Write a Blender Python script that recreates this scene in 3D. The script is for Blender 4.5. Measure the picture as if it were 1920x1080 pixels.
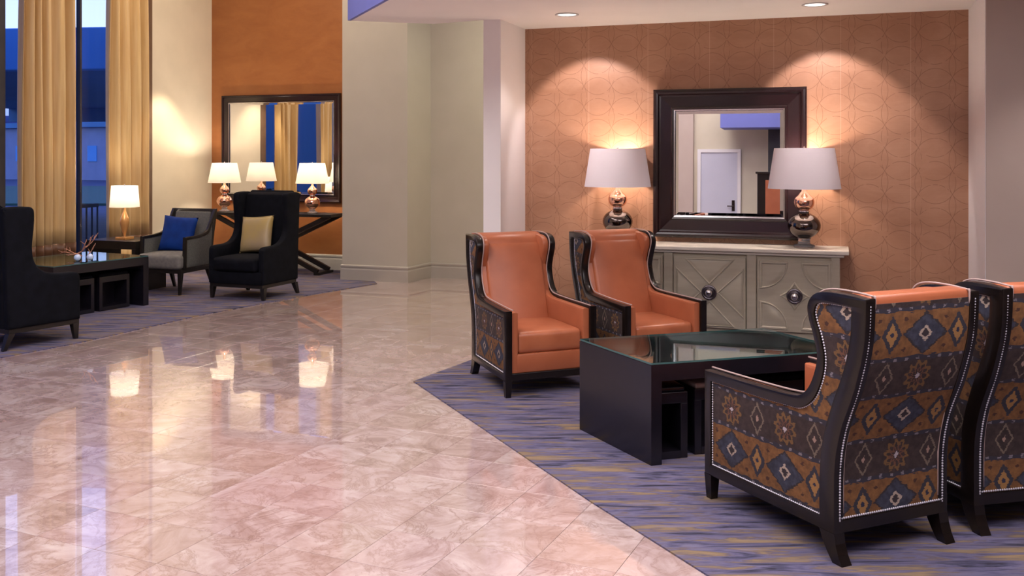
import bpy, bmesh, math, random
from mathutils import Vector, Matrix
random.seed(7)
for o in list(bpy.data.objects): bpy.data.objects.remove(o)
S = bpy.context.scene; COL = S.collection
PI = math.pi

# ------------------------------------------------------------------ camera, world, exposure, lights
cam = bpy.data.cameras.new('camera'); co = bpy.data.objects.new('camera', cam); COL.objects.link(co)
cam.sensor_width = 36; cam.lens = 33.75; cam.shift_y = -0.1292
co.location = (0, 0, 1.6); co.rotation_euler = (PI/2, 0, 0); cam.clip_end = 500; cam.clip_start = .05
S.camera = co
S.view_settings.view_transform = 'Standard'; S.view_settings.look = 'None'
S.view_settings.exposure = 0.38; S.view_settings.gamma = 1; S.view_settings.use_curve_mapping = False

wd = bpy.data.worlds.new('dusk'); S.world = wd; wd.use_nodes = True
wn = wd.node_tree.nodes; wl = wd.node_tree.links
tc = wn.new('ShaderNodeTexCoord'); sx = wn.new('ShaderNodeSeparateXYZ'); cr = wn.new('ShaderNodeValToRGB')
wl.new(tc.outputs['Generated'], sx.inputs[0]); wl.new(sx.outputs['Z'], cr.inputs[0])
cr.color_ramp.elements[0].position = 0.0; cr.color_ramp.elements[0].color = (.16, .22, .62, 1)
cr.color_ramp.elements[1].position = .6; cr.color_ramp.elements[1].color = (.14, .24, .85, 1)
e = cr.color_ramp.elements.new(.12); e.color = (.70, .74, 1.0, 1)
bg = wn['Background']; wl.new(cr.outputs[0], bg.inputs[0]); bg.inputs[1].default_value = 1.5

def light(kind, name, loc, energy, color, size=.1, rot=None, spot=None, blend=.5, sizey=None):
    l = bpy.data.lights.new(name, kind); l.energy = energy; l.color = color
    if kind == 'AREA':
        l.shape = 'RECTANGLE'; l.size = size; l.size_y = sizey or size
    else: l.shadow_soft_size = size
    if kind == 'SPOT': l.spot_size = spot; l.spot_blend = blend
    o = bpy.data.objects.new(name, l); COL.objects.link(o); o.location = loc
    if rot: o.rotation_euler = rot
    return o
SOFT = (1, .93, .93); NEUT = (1, .93, .96)
# unseen area lights added as fill below the high and the lowered ceiling
light('AREA', 'lobby_fill', (-2.2, 5.0, 5.1), 200, SOFT, 3.5, sizey=3.5)
light('AREA', 'lobby_fill', (-2.5, 0.2, 5.1), 190, SOFT, 3.5, sizey=3.0)
light('AREA', 'lounge_fill', (-3.2, 11.4, 5.1), 75, (1, .83, .62), 2.2, sizey=2.0)
light('AREA', 'recess_fill', (.5, 10.9, 3.9), 42, (1, .94, .68), .8, sizey=1.0)  # added to brighten the recess and the side of the block
light('AREA', 'lowered_fill', (1.9, 3.0, 2.72), 60, NEUT, 2.2, sizey=2.6)
DOWNLIGHTS = [(.447, 7.81), (2.30, 7.29)]
def aim(a, b):
    from mathutils import Vector as V_
    return (V_(b)-V_(a)).to_track_quat('-Z', 'Y').to_euler()
for (x, y), (tx, ty) in zip(DOWNLIGHTS, [(.74, 8.52), (2.62, 7.88)]):     # tilted towards the papered wall
    light('SPOT', 'downlight_beam', (x, y, 2.72), 44, (1, .86, .84), .025, rot=aim((x, y, 2.72), (tx, ty, 1.62)), spot=math.radians(76), blend=.30)
    light('SPOT', 'downlight_beam', (x, y, 2.72), 26, (1, .88, .84), .025, spot=math.radians(110), blend=.6)
light('SPOT', 'left_wall_downlight', (-4.1, 12.75, 2.9), 75, (1, .80, .55), .05, rot=(math.radians(8), math.radians(22), 0), spot=math.radians(70), blend=.6)
for x, y in [(1.2, 5.2), (2.4, 4.6), (1.9, 2.6), (3.75, 5.75)]:  # downlights out of view; the last is added to brighten the grey wall
    light('SPOT', 'downlight_beam', (x, y, 2.72), 30, (1, .90, .88), .06, spot=math.radians(110), blend=.6)

# ------------------------------------------------------------------ shader expressions
class X:
    """a value in a node tree with arithmetic"""
    def __init__(s, nt, so): s.nt = nt; s.so = so
    def m(s, op, *a):
        n = s.nt.nodes.new('ShaderNodeMath'); n.operation = op
        for i, v in enumerate((s,)+a):
            if isinstance(v, X): s.nt.links.new(v.so, n.inputs[i])
            else: n.inputs[i].default_value = v
        return X(s.nt, n.outputs[0])
    def __add__(s, o): return s.m('ADD', o)
    __radd__ = __add__
    def __sub__(s, o): return s.m('SUBTRACT', o)
    def __rsub__(s, o): return (s*-1)+o
    def __mul__(s, o): return s.m('MULTIPLY', o)
    __rmul__ = __mul__
    def __truediv__(s, o): return s.m('DIVIDE', o)
    def abs(s): return s.m('ABSOLUTE')
    def fract(s): return s.m('FRACT')
    def lt(s, v): return s.m('LESS_THAN', v)
    def gt(s, v): return s.m('GREATER_THAN', v)
    def sqrt(s): return s.m('SQRT')
    def max(s, o): return s.m('MAXIMUM', o)
    def min(s, o): return s.m('MINIMUM', o)

def new_mat(name, col=(.5, .5, .5), rough=.5, metal=0, **kw):
    m = bpy.data.materials.new(name); m.use_nodes = True
    b = m.node_tree.nodes['Principled BSDF']
    b.inputs['Base Color'].default_value = (*col, 1); b.inputs['Roughness'].default_value = rough
    b.inputs['Metallic'].default_value = metal
    for k, v in kw.items():
        b.inputs[k.replace('_', ' ')].default_value = v
    return m
def BS(m): return m.node_tree.nodes['Principled BSDF']
def noise(m, scale, detail=4, rough=.5, vec=None, dist=0, dim='3D'):
    n = m.node_tree.nodes.new('ShaderNodeTexNoise'); n.inputs['Scale'].default_value = scale
    n.inputs['Detail'].default_value = detail; n.inputs['Roughness'].default_value = rough; n.inputs['Distortion'].default_value = dist
    if vec: m.node_tree.links.new(vec, n.inputs['Vector'])
    return n
def coord(m, kind='Object'):
    return m.node_tree.nodes.new('ShaderNodeTexCoord').outputs[kind]
def mapping(m, vec, scale=(1, 1, 1), rot=(0, 0, 0), loc=(0, 0, 0)):
    n = m.node_tree.nodes.new('ShaderNodeMapping'); m.node_tree.links.new(vec, n.inputs[0])
    n.inputs['Scale'].default_value = scale; n.inputs['Rotation'].default_value = rot; n.inputs['Location'].default_value = loc
    return n.outputs[0]
def ramp(m, fac, stops):
    n = m.node_tree.nodes.new('ShaderNodeValToRGB'); m.node_tree.links.new(fac, n.inputs[0])
    el = n.color_ramp.elements
    while len(el) < len(stops): el.new(.5)
    for e, (p, c) in zip(el, stops): e.position = p; e.color = (*c, 1) if len(c) == 3 else c
    return n.outputs[0]
def mix(m, fac, a, b):
    n = m.node_tree.nodes.new('ShaderNodeMix'); n.data_type = 'RGBA'
    for so, v in ((n.inputs['Factor'], fac), (n.inputs[6], a), (n.inputs[7], b)):
        if isinstance(v, X): m.node_tree.links.new(v.so, so)
        elif isinstance(v, bpy.types.NodeSocket): m.node_tree.links.new(v, so)
        elif isinstance(v, tuple): so.default_value = (*v, 1)
        else: so.default_value = v
    return n.outputs[2]
def setcol(m, so): m.node_tree.links.new(so, BS(m).inputs['Base Color'])
def bump(m, so, strength=.2, dist=.002):
    n = m.node_tree.nodes.new('ShaderNodeBump'); n.inputs['Strength'].default_value = strength; n.inputs['Distance'].default_value = dist
    m.node_tree.links.new(so, n.inputs['Height']); m.node_tree.links.new(n.outputs[0], BS(m).inputs['Normal'])
def noisy(name, c1, c2, scale=8, rough=.5, bmp=0, stretch=(1, 1, 1), detail=4, bscale=None, **kw):
    m = new_mat(name, c1, rough, **kw)
    v = mapping(m, coord(m), stretch); n = noise(m, scale, detail, vec=v)
    setcol(m, ramp(m, n.outputs[0], [(.35, c1), (.65, c2)]))
    if bmp:
        n2 = noise(m, bscale or scale*8, 3, vec=v); bump(m, n2.outputs[0], bmp)
    return m

M = {}
M['cream'] = noisy('cream_paint', (.70, .62, .48), (.66, .585, .45), 3, .6)
M['beige'] = noisy('beige_paint', (.47, .425, .36), (.45, .405, .34), 3, .6)
M['white_paint'] = noisy('white_paint', (.84, .80, .80), (.82, .78, .78), 3, .55)
M['greige'] = noisy('greige_paint', (.56, .45, .39), (.54, .43, .37), 3, .6)
M['ceiling'] = noisy('ceiling_paint', (.90, .86, .82), (.88, .84, .80), 3, .7)
M['blue_lit_tone'] = noisy('blue_lit_tone', (.16, .18, .52), (.15, .17, .48), 3, .6)  # blue light on fascia and bulkhead, put into the colour
M['base'] = noisy('baseboard_paint', (.52, .48, .40), (.50, .46, .385), 4, .45)
M['beige_base'] = noisy('grey_baseboard_paint', (.40, .36, .32), (.385, .345, .305), 4, .45)
M['espresso'] = noisy('espresso_wood', (.0055, .0035, .0032), (.010, .006, .005), 5, .27, stretch=(1, 12, 12), detail=6)
M['espresso_mirror'] = noisy('mahogany_frame', (.010, .0035, .005), (.016, .006, .007), 5, .2, stretch=(12, 1, 12), detail=6)
M['table_wood'] = noisy('dark_table_lacquer', (.007, .006, .010), (.010, .008, .013), 4, .25, stretch=(12, 1, 12), detail=5)
M['leather'] = noisy('orange_leather', (.43, .130, .058), (.36, .103, .045), 4, .36, bmp=.12, bscale=140)
M['leather_seat'] = noisy('orange_seat_leather', (.45, .142, .065), (.38, .112, .05), 7, .30, bmp=.25, bscale=18)
M['black_fabric'] = noisy('black_fabric', (.0022, .0026, .005), (.0045, .005, .009), 14, .85, bmp=.2, bscale=300, Specular_IOR_Level=.15)
M['black_wood'] = noisy('black_wood', (.010, .008, .007), (.016, .012, .010), 6, .35)
M['grey_fabric'] = noisy('grey_fabric', (.15, .14, .13), (.20, .185, .165), 30, .85, bmp=.2, bscale=300)
M['grey_back'] = noisy('grey_woven_fabric', (.085, .085, .08), (.12, .115, .105), 60, .85, bmp=.2, bscale=300)
M['blue_fabric'] = noisy('blue_velvet', (.001, .022, .16), (.002, .034, .22), 9, .7, bmp=.15, bscale=200, Specular_IOR_Level=.2)
M['gold_fabric'] = noisy('gold_satin', (.42, .30, .10), (.36, .27, .16), 3, .42, bmp=.12, bscale=60)
M['steel'] = new_mat('polished_nickel', (.62, .60, .62), .18, 1)
M['nail'] = new_mat('pewter_nailheads', (.66, .63, .72), .35, .5)
M['piping'] = new_mat('pale_piping', (.42, .30, .28), .5)
M['knob_ring'] = new_mat('dark_nickel_ring', (.20, .18, .20), .25, 1)
M['lamp_metal'] = new_mat('smoked_mirror_glass', (.15, .125, .115), .06, 1)
M['copper_glass'] = new_mat('copper_mirror_glass', (.85, .48, .34), .12, 1)
M['amber'] = new_mat('amber_glass', (.72, .36, .12), .15, .35)
M['crystal'] = new_mat('clear_crystal', (.95, .95, .97), .03, 0, Transmission_Weight=.85, IOR=1.45)
M['mirror'] = new_mat('mirror_silver', (.86, .86, .87), .0, 1)
M['bronze'] = new_mat('dark_bronze', (.03, .02, .02), .35, .8)
M['cab'] = noisy('greige_painted_wood', (.36, .32, .245), (.40, .355, .28), 4, .42, stretch=(1, 1, 6), bmp=.08, bscale=90)
M['cab_top'] = noisy('ivory_painted_wood', (.62, .57, .50), (.55, .50, .44), 5, .35, stretch=(1, 5, 5))
M['drift'] = noisy('rose_gold_branches', (.62, .30, .20), (.45, .20, .12), 20, .35, bmp=.3, metal=.4)
M['white_door'] = noisy('white_door_paint', (.60, .60, .70), (.58, .58, .68), 3, .5)
M['window_frame'] = noisy('bronze_window_frame', (.03, .028, .035), (.045, .04, .045), 5, .5)
M['jamb'] = noisy('brown_jamb', (.15, .09, .055), (.12, .07, .045), 6, .5)
M['grout'] = noisy('grout', (.26, .18, .16), (.31, .22, .19), 10, .7)
M['bulb'] = new_mat('bulb_glow', (1, .9, .8), .5, Emission_Strength=14); BS(M['bulb']).inputs['Emission Color'].default_value = (1, .82, .62, 1)
M['downlight'] = new_mat('downlight_lens', (1, 1, 1), .5, Emission_Strength=5); BS(M['downlight']).inputs['Emission Color'].default_value = (1, .95, .88, 1)
M['trim_ring'] = new_mat('white_trim_ring', (.6, .57, .55), .4)
def glass_mat(name, tint, rough=0.0, mixf=.08):
    m = bpy.data.materials.new(name); m.use_nodes = True; nt = m.node_tree; nt.nodes.clear()
    out = nt.nodes.new('ShaderNodeOutputMaterial'); mx = nt.nodes.new('ShaderNodeMixShader')
    t = nt.nodes.new('ShaderNodeBsdfTransparent'); t.inputs[0].default_value = (*tint, 1)
    g = nt.nodes.new('ShaderNodeBsdfGlossy'); g.inputs['Roughness'].default_value = rough
    fr = nt.nodes.new('ShaderNodeFresnel'); ge = nt.nodes.new('ShaderNodeNewGeometry')
    nt.links.new((X(nt, ge.outputs['Backfacing'])*(1/1.5-1.5)+1.5).so, fr.inputs[0])
    nt.links.new(fr.outputs[0], mx.inputs[0]); nt.links.new(t.outputs[0], mx.inputs[1]); nt.links.new(g.outputs[0], mx.inputs[2])
    nt.links.new(mx.outputs[0], out.inputs[0]); return m
M['pane'] = glass_mat('window_glass', (.80, .88, .97))
M['table_glass'] = glass_mat('table_glass', (.70, .85, .84))
M['table_glass_edge'] = new_mat('green_glass_edge', (.05, .13, .13), .1)
def shade_mat(name, col, emis):
    m = new_mat(name, col, .8); b = BS(m)
    nt = m.node_tree; tr = nt.nodes.new('ShaderNodeBsdfTranslucent'); tr.inputs[0].default_value = (*col, 1)
    mx = nt.nodes.new('ShaderNodeMixShader'); mx.inputs[0].default_value = emis
    out = nt.nodes['Material Output']; nt.links.new(b.outputs[0], mx.inputs[1]); nt.links.new(tr.outputs[0], mx.inputs[2]); nt.links.new(mx.outputs[0], out.inputs[0])
    n = noise(m, 260, 2, vec=mapping(m, coord(m), (1, 1, .2))); bump(m, n.outputs[0], .12)
    return m
M['shade_dense'] = shade_mat('opaque_linen_shade', (.80, .75, .80), .14)
M['shade_glow'] = shade_mat('glowing_linen_shade', (.95, .92, .86), .75)

def marble():
    m = new_mat('rose_marble', (.6, .45, .42), .05); nt = m.node_tree
    g = nt.nodes.new('ShaderNodeNewGeometry'); oi = nt.nodes.new('ShaderNodeObjectInfo')
    r = X(nt, oi.outputs['Random'])+X(nt, g.outputs['Random Per Island'])
    cx = nt.nodes.new('ShaderNodeCombineXYZ')
    nt.links.new((r*37.0).so, cx.inputs[0]); nt.links.new((r*61.0).so, cx.inputs[1]); nt.links.new((r*17.0).so, cx.inputs[2])
    va = nt.nodes.new('ShaderNodeVectorMath'); va.operation = 'ADD'
    nt.links.new(g.outputs['Position'], va.inputs[0]); nt.links.new(cx.outputs[0], va.inputs[1])
    v = va.outputs[0]
    cloud = noise(m, 3.0, 7, .68, v, 1.3); vein = noise(m, 2.6, 7, .7, v, 1.6)
    base = ramp(m, cloud.outputs[0], [(.30, (.31, .20, .185)), (.44, (.46, .335, .32)), (.56, (.60, .475, .465)), (.72, (.72, .625, .63))])
    vv = (X(nt, vein.outputs[0])-.5).abs()
    vs = ramp(m, vv.so, [(0, (1, 1, 1)), (.018, (.35, .35, .35)), (.05, (0, 0, 0))])
    c2 = mix(m, X(nt, vs)*.62, base, (.25, .14, .12))
    tone = (r*7.31).fract()
    c3 = mix(m, tone*.30, c2, (.58, .40, .41))
    c4 = mix(m, (r*3.77).fract()*.22, c3, (.45, .36, .27))
    setcol(m, c4)
    b = BS(m); b.inputs['Coat Weight'].default_value = 1.0; b.inputs['Coat Roughness'].default_value = .012; b.inputs['Coat IOR'].default_value = 1.62; b.inputs['Roughness'].default_value = .16
    n = noise(m, 9, 2, vec=g.outputs['Position']); bump(m, n.outputs[0], .03, .0010)
    nb = nt.nodes['Bump']; nt.links.new(nb.outputs[0], b.inputs['Coat Normal'])
    return m
M['marble'] = marble()

def carpet_mat():
    m = new_mat('streaked_carpet', (.1, .1, .15), .95); g = coord(m)
    v = mapping(m, g, (1.0, 7.5, 1), rot=(0, 0, math.radians(21)))
    n = noise(m, 2.4, 4, .62, v, .6); n2 = noise(m, 3.1, 4, .6, mapping(m, v, (1, 1, 1), loc=(7, 3, 0)), .3)
    c = ramp(m, n.outputs[0], [(.36, (.022, .020, .045)), (.44, (.085, .080, .165)), (.50, (.15, .135, .24)), (.55, (.13, .10, .13)), (.60, (.24, .165, .095)), (.70, (.32, .22, .12))])
    c = mix(m, X(m.node_tree, ramp(m, n2.outputs[0], [(.56, (0, 0, 0)), (.66, (.7, .7, .7))])), c, (.20, .18, .29))
    f = noise(m, 420, 2, vec=g); c = mix(m, X(m.node_tree, f.outputs[0])*.45, c, (.03, .025, .035))
    setcol(m, c); bump(m, f.outputs[0], .5, .003); return m
M['carpet'] = carpet_mat()

def wallpaper(name, c1, c2, line, per=.25):
    m = new_mat(name, c1, .42); nt = m.node_tree; tcv = coord(m)
    s = nt.nodes.new('ShaderNodeSeparateXYZ'); nt.links.new(tcv, s.inputs[0])
    n = noise(m, 2.2, 6, .65, mapping(m, tcv, (1, 1, 2)), .6)
    gr = noise(m, 5, 5, .7, mapping(m, tcv, (1, 1, 26)))
    base = ramp(m, n.outputs[0], [(.32, c1), (.68, c2)])
    base = mix(m, X(nt, gr.outputs[0])*.35, base, tuple(k*.72 for k in c1))
    if line:
        u = X(nt, s.outputs[0])/per; w = X(nt, s.outputs[2])/(per*1.12)
        fu = u.fract()-.5; vp = .66; fw = ((w/vp).fract()-.5)*vp; l = None
        for iu in (-1, 0, 1):
            for iw in (-1, 0, 1):
                a_ = fu-float(iu); b_ = fw-iw*vp
                k_ = ((a_*a_+b_*b_).sqrt()-.60).abs().lt(.0085)
                l = k_ if l is None else l.max(k_)
        # small gouge marks that fade in and out along the lines
        br = X(nt, noise(m, 14, 2, vec=tcv).outputs[0]).gt(.40)
        base = mix(m, l*br*.55, base, line)
        seam = ((X(nt, s.outputs[0])/.53).fract()-.5).abs().lt(.004)
        base = mix(m, seam*.3, base, (.72, .48, .36))
        bump(m, (l*-1.0).so, .25, .001)
    setcol(m, base); return m
M['wallpaper'] = wallpaper('copper_wallpaper', (.36, .175, .100), (.46, .25, .155), (.17, .065, .032))
M['lounge_paper'] = wallpaper('burnt_orange_wallpaper', (.28, .095, .026), (.36, .135, .040), None)

def ikat():
    m = new_mat('ikat_fabric', (.05, .03, .02), .85); nt = m.node_tree
    uv = nt.nodes.new('ShaderNodeUVMap').outputs[0]
    nz = noise(m, 85, 3, .6, uv); nz2 = noise(m, 22, 2, .5, mapping(m, uv, (1, 5, 1)))
    s = nt.nodes.new('ShaderNodeSeparateXYZ'); nt.links.new(uv, s.inputs[0])
    u = X(nt, s.outputs[0])+(X(nt, nz.outputs[0])-.5)*.020; v = X(nt, s.outputs[1])+(X(nt, nz2.outputs[0])-.5)*.030
    P = .36; PU = .345
    ph = v/P; fa = ph.fract()                                  # 0..5 band A, .5..1 band B
    wa = (fa-.25)*P; wb = (fa-.75)*P
    isA = fa.lt(.5)
    uu = (u/PU).fract()-.5; xu = uu*PU; xa = xu.abs(); xs = (PU/2)-xa           # distance to small motif axis
    waa = wa.abs(); wba = wb.abs()
    blotch = noise(m, 30, 3, .6, uv).outputs[0]
    gold = ramp(m, blotch, [(.35, (.13, .052, .016)), (.65, (.24, .105, .033))])
    blue = ramp(m, blotch, [(.35, (.020, .022, .042)), (.65, (.050, .052, .085))])
    brown = ramp(m, blotch, [(.35, (.024, .013, .013)), (.65, (.050, .029, .028))])
    # band A : gold ground, large blue diamonds holding a pale square ring, small hexagonal medallions between
    A = gold
    dots = ((xa-.105).abs()+(waa-.060).abs()*1.4).lt(.013); A = mix(m, dots, A, (.06, .02, .012))
    dd = xa*1.0/.118+waa/.088
    A = mix(m, dd.lt(1.0), A, (.025, .018, .022)); A = mix(m, dd.lt(.90), A, blue)
    q = xa/.036+waa/.033
    A = mix(m, q.lt(1.0), A, (.44, .34, .28)); A = mix(m, q.lt(.60), A, (.03, .02, .025))
    h = (xs/.052).max(0.0)+waa/.078
    A = mix(m, (h.lt(1.0))*(waa.lt(.072)), A, (.028, .026, .040)); h2 = xs/.030+waa/.048
    A = mix(m, h2.lt(1.0), A, (.33, .165, .055)); A = mix(m, (xs*xs+wa*wa).sqrt().lt(.009), A, (.02, .02, .05))
    # band B : dark ground, spiky gold medallions and thin outlined diamonds
    B = brown
    r = (xa*xa+wb*wb).sqrt(); ang = wb.m('ARCTAN2', xu)
    spk = (ang*10.0).m('SINE')*.009
    B = mix(m, ((r+spk-.052).abs()).lt(.0085), B, (.17, .085, .03))
    B = mix(m, ((r-spk-.028).abs()).lt(.006), B, (.15, .06, .035))
    B = mix(m, (xa+wba).lt(.014), B, (.45, .38, .42))
    t = xs/.048+wba/.072
    B = mix(m, (t-.88).abs().lt(.10), B, (.17, .125, .095)); B = mix(m, t.lt(.22), B, (.35, .22, .18))
    edge = (wba-.082).abs()
    B = mix(m, (wba.gt(.072)), B, (.028, .024, .04))
    B = mix(m, ((u/.058).fract()-.5).abs().lt(.14)*(wba-.078).abs().lt(.0045), B, (.20, .17, .20))
    c = mix(m, isA, B, A)
    wv = noise(m, 600, 2, vec=uv); c = mix(m, X(nt, wv.outputs[0])*.25, c, (.02, .015, .015))
    setcol(m, c); bump(m, wv.outputs[0], .3, .001); return m
M['ikat'] = ikat()

def curtain_mat(name, c1, c2):
    m = new_mat(name, c1, .45, Sheen_Weight=.3)
    g = coord(m); n = noise(m, 30, 3, .5, mapping(m, g, (1, 1, .05))); setcol(m, ramp(m, n.outputs[0], [(.3, c1), (.7, c2)]))
    nt = m.node_tree; tr = nt.nodes.new('ShaderNodeBsdfTranslucent'); tr.inputs[0].default_value = (*c1, 1)
    mx = nt.nodes.new('ShaderNodeMixShader'); mx.inputs[0].default_value = .12
    out = nt.nodes['Material Output']; nt.links.new(BS(m).outputs[0], mx.inputs[1]); nt.links.new(tr.outputs[0], mx.inputs[2]); nt.links.new(mx.outputs[0], out.inputs[0])
    return m
M['curtain'] = curtain_mat('gold_satin_curtain', (.60, .38, .15), (.70, .49, .23))
M['curtain_band'] = curtain_mat('brown_curtain_band', (.13, .05, .018), (.18, .075, .03))

# ------------------------------------------------------------------ mesh helpers
def link(name, me, mat=None, parent=None, loc=None, rotz=None):
    o = bpy.data.objects.new(name, me); COL.objects.link(o)
    if mat is not None and me is not None and not me.materials:
        for k in (mat if isinstance(mat, (list, tuple)) else [mat]): me.materials.append(M[k] if isinstance(k, str) else k)
    if parent: o.parent = parent
    if loc is not None: o.location = loc
    if rotz is not None: o.rotation_euler = (0, 0, rotz)
    return o
def tomesh(bm, name, smooth=False, ang=None):
    bmesh.ops.recalc_face_normals(bm, faces=bm.faces)
    me = bpy.data.meshes.new(name); bm.to_mesh(me); bm.free()
    if smooth or ang:
        me.polygons.foreach_set('use_smooth', [True]*len(me.polygons))
        if ang: me.set_sharp_from_angle(angle=math.radians(ang))
    return me
def mk(name, bm, mat, parent=None, smooth=None, ang=None, loc=None, rotz=None):
    return link(name, tomesh(bm, name, smooth, ang), mat, parent, loc, rotz)
def tag(o, label=None, cat=None, group=None, kind=None):
    if label: o['label'] = label
    if cat: o['category'] = cat
    if group: o['group'] = group
    if kind: o['kind'] = kind
    return o
def empty(name, loc, rotz=0, label=None, cat=None, group=None, scale=None):
    o = bpy.data.objects.new(name, None); COL.objects.link(o); o.location = loc; o.rotation_euler = (0, 0, rotz)
    o.empty_display_size = .1
    if scale: o.scale = scale
    return tag(o, label, cat, group)
def copy_tree(o, parent=None):
    c = o.copy(); COL.objects.link(c)
    if parent: c.parent = parent
    for ch in KIDS.get(o.name, []) or [k for k in bpy.data.objects if k.parent == o and k.name != c.name]: copy_tree(ch, c)
    return c
KIDS = {}
def box(bm, x0, x1, y0, y1, z0, z1, bev=0, seg=2, mtx=None):
    r = bmesh.ops.create_cube(bm, size=1); vs = r['verts']
    for v in vs:
        v.co = Vector((x0+(v.co.x+.5)*(x1-x0), y0+(v.co.y+.5)*(y1-y0), z0+(v.co.z+.5)*(z1-z0)))
    if bev:
        es = list({e for v in vs for e in v.link_edges})
        rr = bmesh.ops.bevel(bm, geom=es, offset=bev, segments=seg, affect='EDGES', profile=.5)
        vs = list({v for f in rr['faces'] for v in f.verts} | {v for v in vs if v.is_valid})
    if mtx:
        for v in vs: v.co = mtx @ v.co
    return vs
def B(*a, **k):
    bm = bmesh.new(); box(bm, *a, **k); return bm
def prism(pts, z0, z1, bm=None, bev=0):
    bm = bm or bmesh.new()
    lo = [bm.verts.new((p[0], p[1], z0)) for p in pts]; hi = [bm.verts.new((p[0], p[1], z1)) for p in pts]
    n = len(pts)
    f0 = bm.faces.new(lo[::-1]); f1 = bm.faces.new(hi)
    for i in range(n): bm.faces.new((lo[i], lo[(i+1) % n], hi[(i+1) % n], hi[i]))
    if bev: bmesh.ops.bevel(bm, geom=list(f1.edges), offset=bev, segments=2, affect='EDGES')
    return bm
def lathe(prof, n=32, bm=None, cx=0, cy=0):
    bm = bm or bmesh.new(); rings = []
    for r, z in prof:
        if r < 1e-5: rings.append([bm.verts.new((cx, cy, z))])
        else: rings.append([bm.verts.new((cx+r*math.cos(2*PI*i/n), cy+r*math.sin(2*PI*i/n), z)) for i in range(n)])
    for a, b in zip(rings, rings[1:]):
        for i in range(n):
            j = (i+1) % n
            if len(a) == 1 and len(b) == 1: continue
            if len(a) == 1: bm.faces.new((a[0], b[j], b[i]))
            elif len(b) == 1: bm.faces.new((a[i], a[j], b[0]))
            else: bm.faces.new((a[i], a[j], b[j], b[i]))
    return bm
def smoothp(ctrl, n=6):
    """Catmull-Rom through control points; a point tagged with a third value stays a sharp corner. closed loop"""
    out = []; N = len(ctrl)
    for i in range(N):
        p0, p1, p2, p3 = (ctrl[(i+k-1) % N] for k in range(4))
        s1 = len(p1) > 2; s2 = len(p2) > 2
        a = Vector(p1[:2]); b = Vector(p2[:2])
        if s1 and s2: out.append(tuple(a)); continue
        m1 = (b-a)*(.5 if s1 else 0)+(Vector((0, 0)) if s1 else (b-Vector(p0[:2]))*.5)
        m2 = (b-a)*(.5 if s2 else 0)+(Vector((0, 0)) if s2 else (Vector(p3[:2])-a)*.5)
        for k in range(n):
            t = k/n; h = t*t
            out.append(tuple(a*(2*h*t-3*h+1)+m1*(h*t-2*h+t)+b*(3*h-2*h*t)+m2*(h*t-h)))
    return out
def plate(loops, x0, x1, bevel=.004, y_of=lambda s: s):
    """loops given in the (s, z) plane (first outer, others holes) extruded between x0 and x1; returns a bmesh"""
    cu = bpy.data.curves.new('tmp', 'CURVE'); cu.dimensions = '2D'; cu.fill_mode = 'BOTH'
    cu.extrude = abs(x1-x0)/2-bevel; cu.bevel_depth = bevel; cu.bevel_resolution = 1; cu.offset = -bevel
    for lp in loops:
        sp = cu.splines.new('POLY'); sp.points.add(len(lp)-1); sp.use_cyclic_u = True
        for p, q in zip(sp.points, lp): p.co = (q[0], q[1], 0, 1)
    ob = bpy.data.objects.new('tmp', cu); COL.objects.link(ob)
    dg = bpy.context.evaluated_depsgraph_get(); me = bpy.data.meshes.new_from_object(ob.evaluated_get(dg))
    bm = bmesh.new(); bm.from_mesh(me); bpy.data.objects.remove(ob); bpy.data.curves.remove(cu); bpy.data.meshes.remove(me)
    bmesh.ops.remove_doubles(bm, verts=bm.verts, dist=1e-5)
    for v in bm.verts:
        s, z, w = v.co; v.co = (w+(x0+x1)/2, y_of(s), z)
    return bm
def puff(hx, hy, hz, r=.03, crown=0, n=5, front=0):
    def line(h):
        a = [-h, -h+r*.12, -h+r*.35, -h+r*.65, -h+r]; inner = [(-(h-r)+2*(h-r)*i/(n+1)) for i in range(1, n+1)]
        return a+inner+[-k for k in a[::-1]]
    bm = bmesh.new(); cache = {}
    def V(x, y, z):
        k = (round(x, 6), round(y, 6), round(z, 6))
        if k not in cache:
            p = Vector((x, y, z)); q = Vector((max(-hx+r, min(hx-r, x)), max(-hy+r, min(hy-r, y)), max(-hz+r, min(hz-r, z))))
            d = p-q; p = q+d.normalized()*r if d.length > 1e-9 else p
            g = (1-(p.x/hx)**2)*(1-(p.y/hy)**2)
            if p.z > 0: p.z += crown*max(0, g)
            if front and p.y > 0: p.y += front*max(0, (1-(p.x/hx)**2)*(1-(p.z/hz)**2))
            cache[k] = bm.verts.new(p)
        return cache[k]
    L = (line(hx), line(hy), line(hz)); H = (hx, hy, hz)
    for ax in range(3):
        b, c = (ax+1) % 3, (ax+2) % 3
        for sgn in (-1, 1):
            for i in range(len(L[b])-1):
                for j in range(len(L[c])-1):
                    f = []
                    for ib, jc in ((i, j), (i+1, j), (i+1, j+1), (i, j+1)):
                        q = [0, 0, 0]; q[ax] = sgn*H[ax]; q[b] = L[b][ib]; q[c] = L[c][jc]; f.append(V(*q))
                    if len(set(f)) == 4: bm.faces.new(f)
    return bm
def move(bm, m):
    for v in bm.verts: v.co = m @ v.co
    return bm
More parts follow.
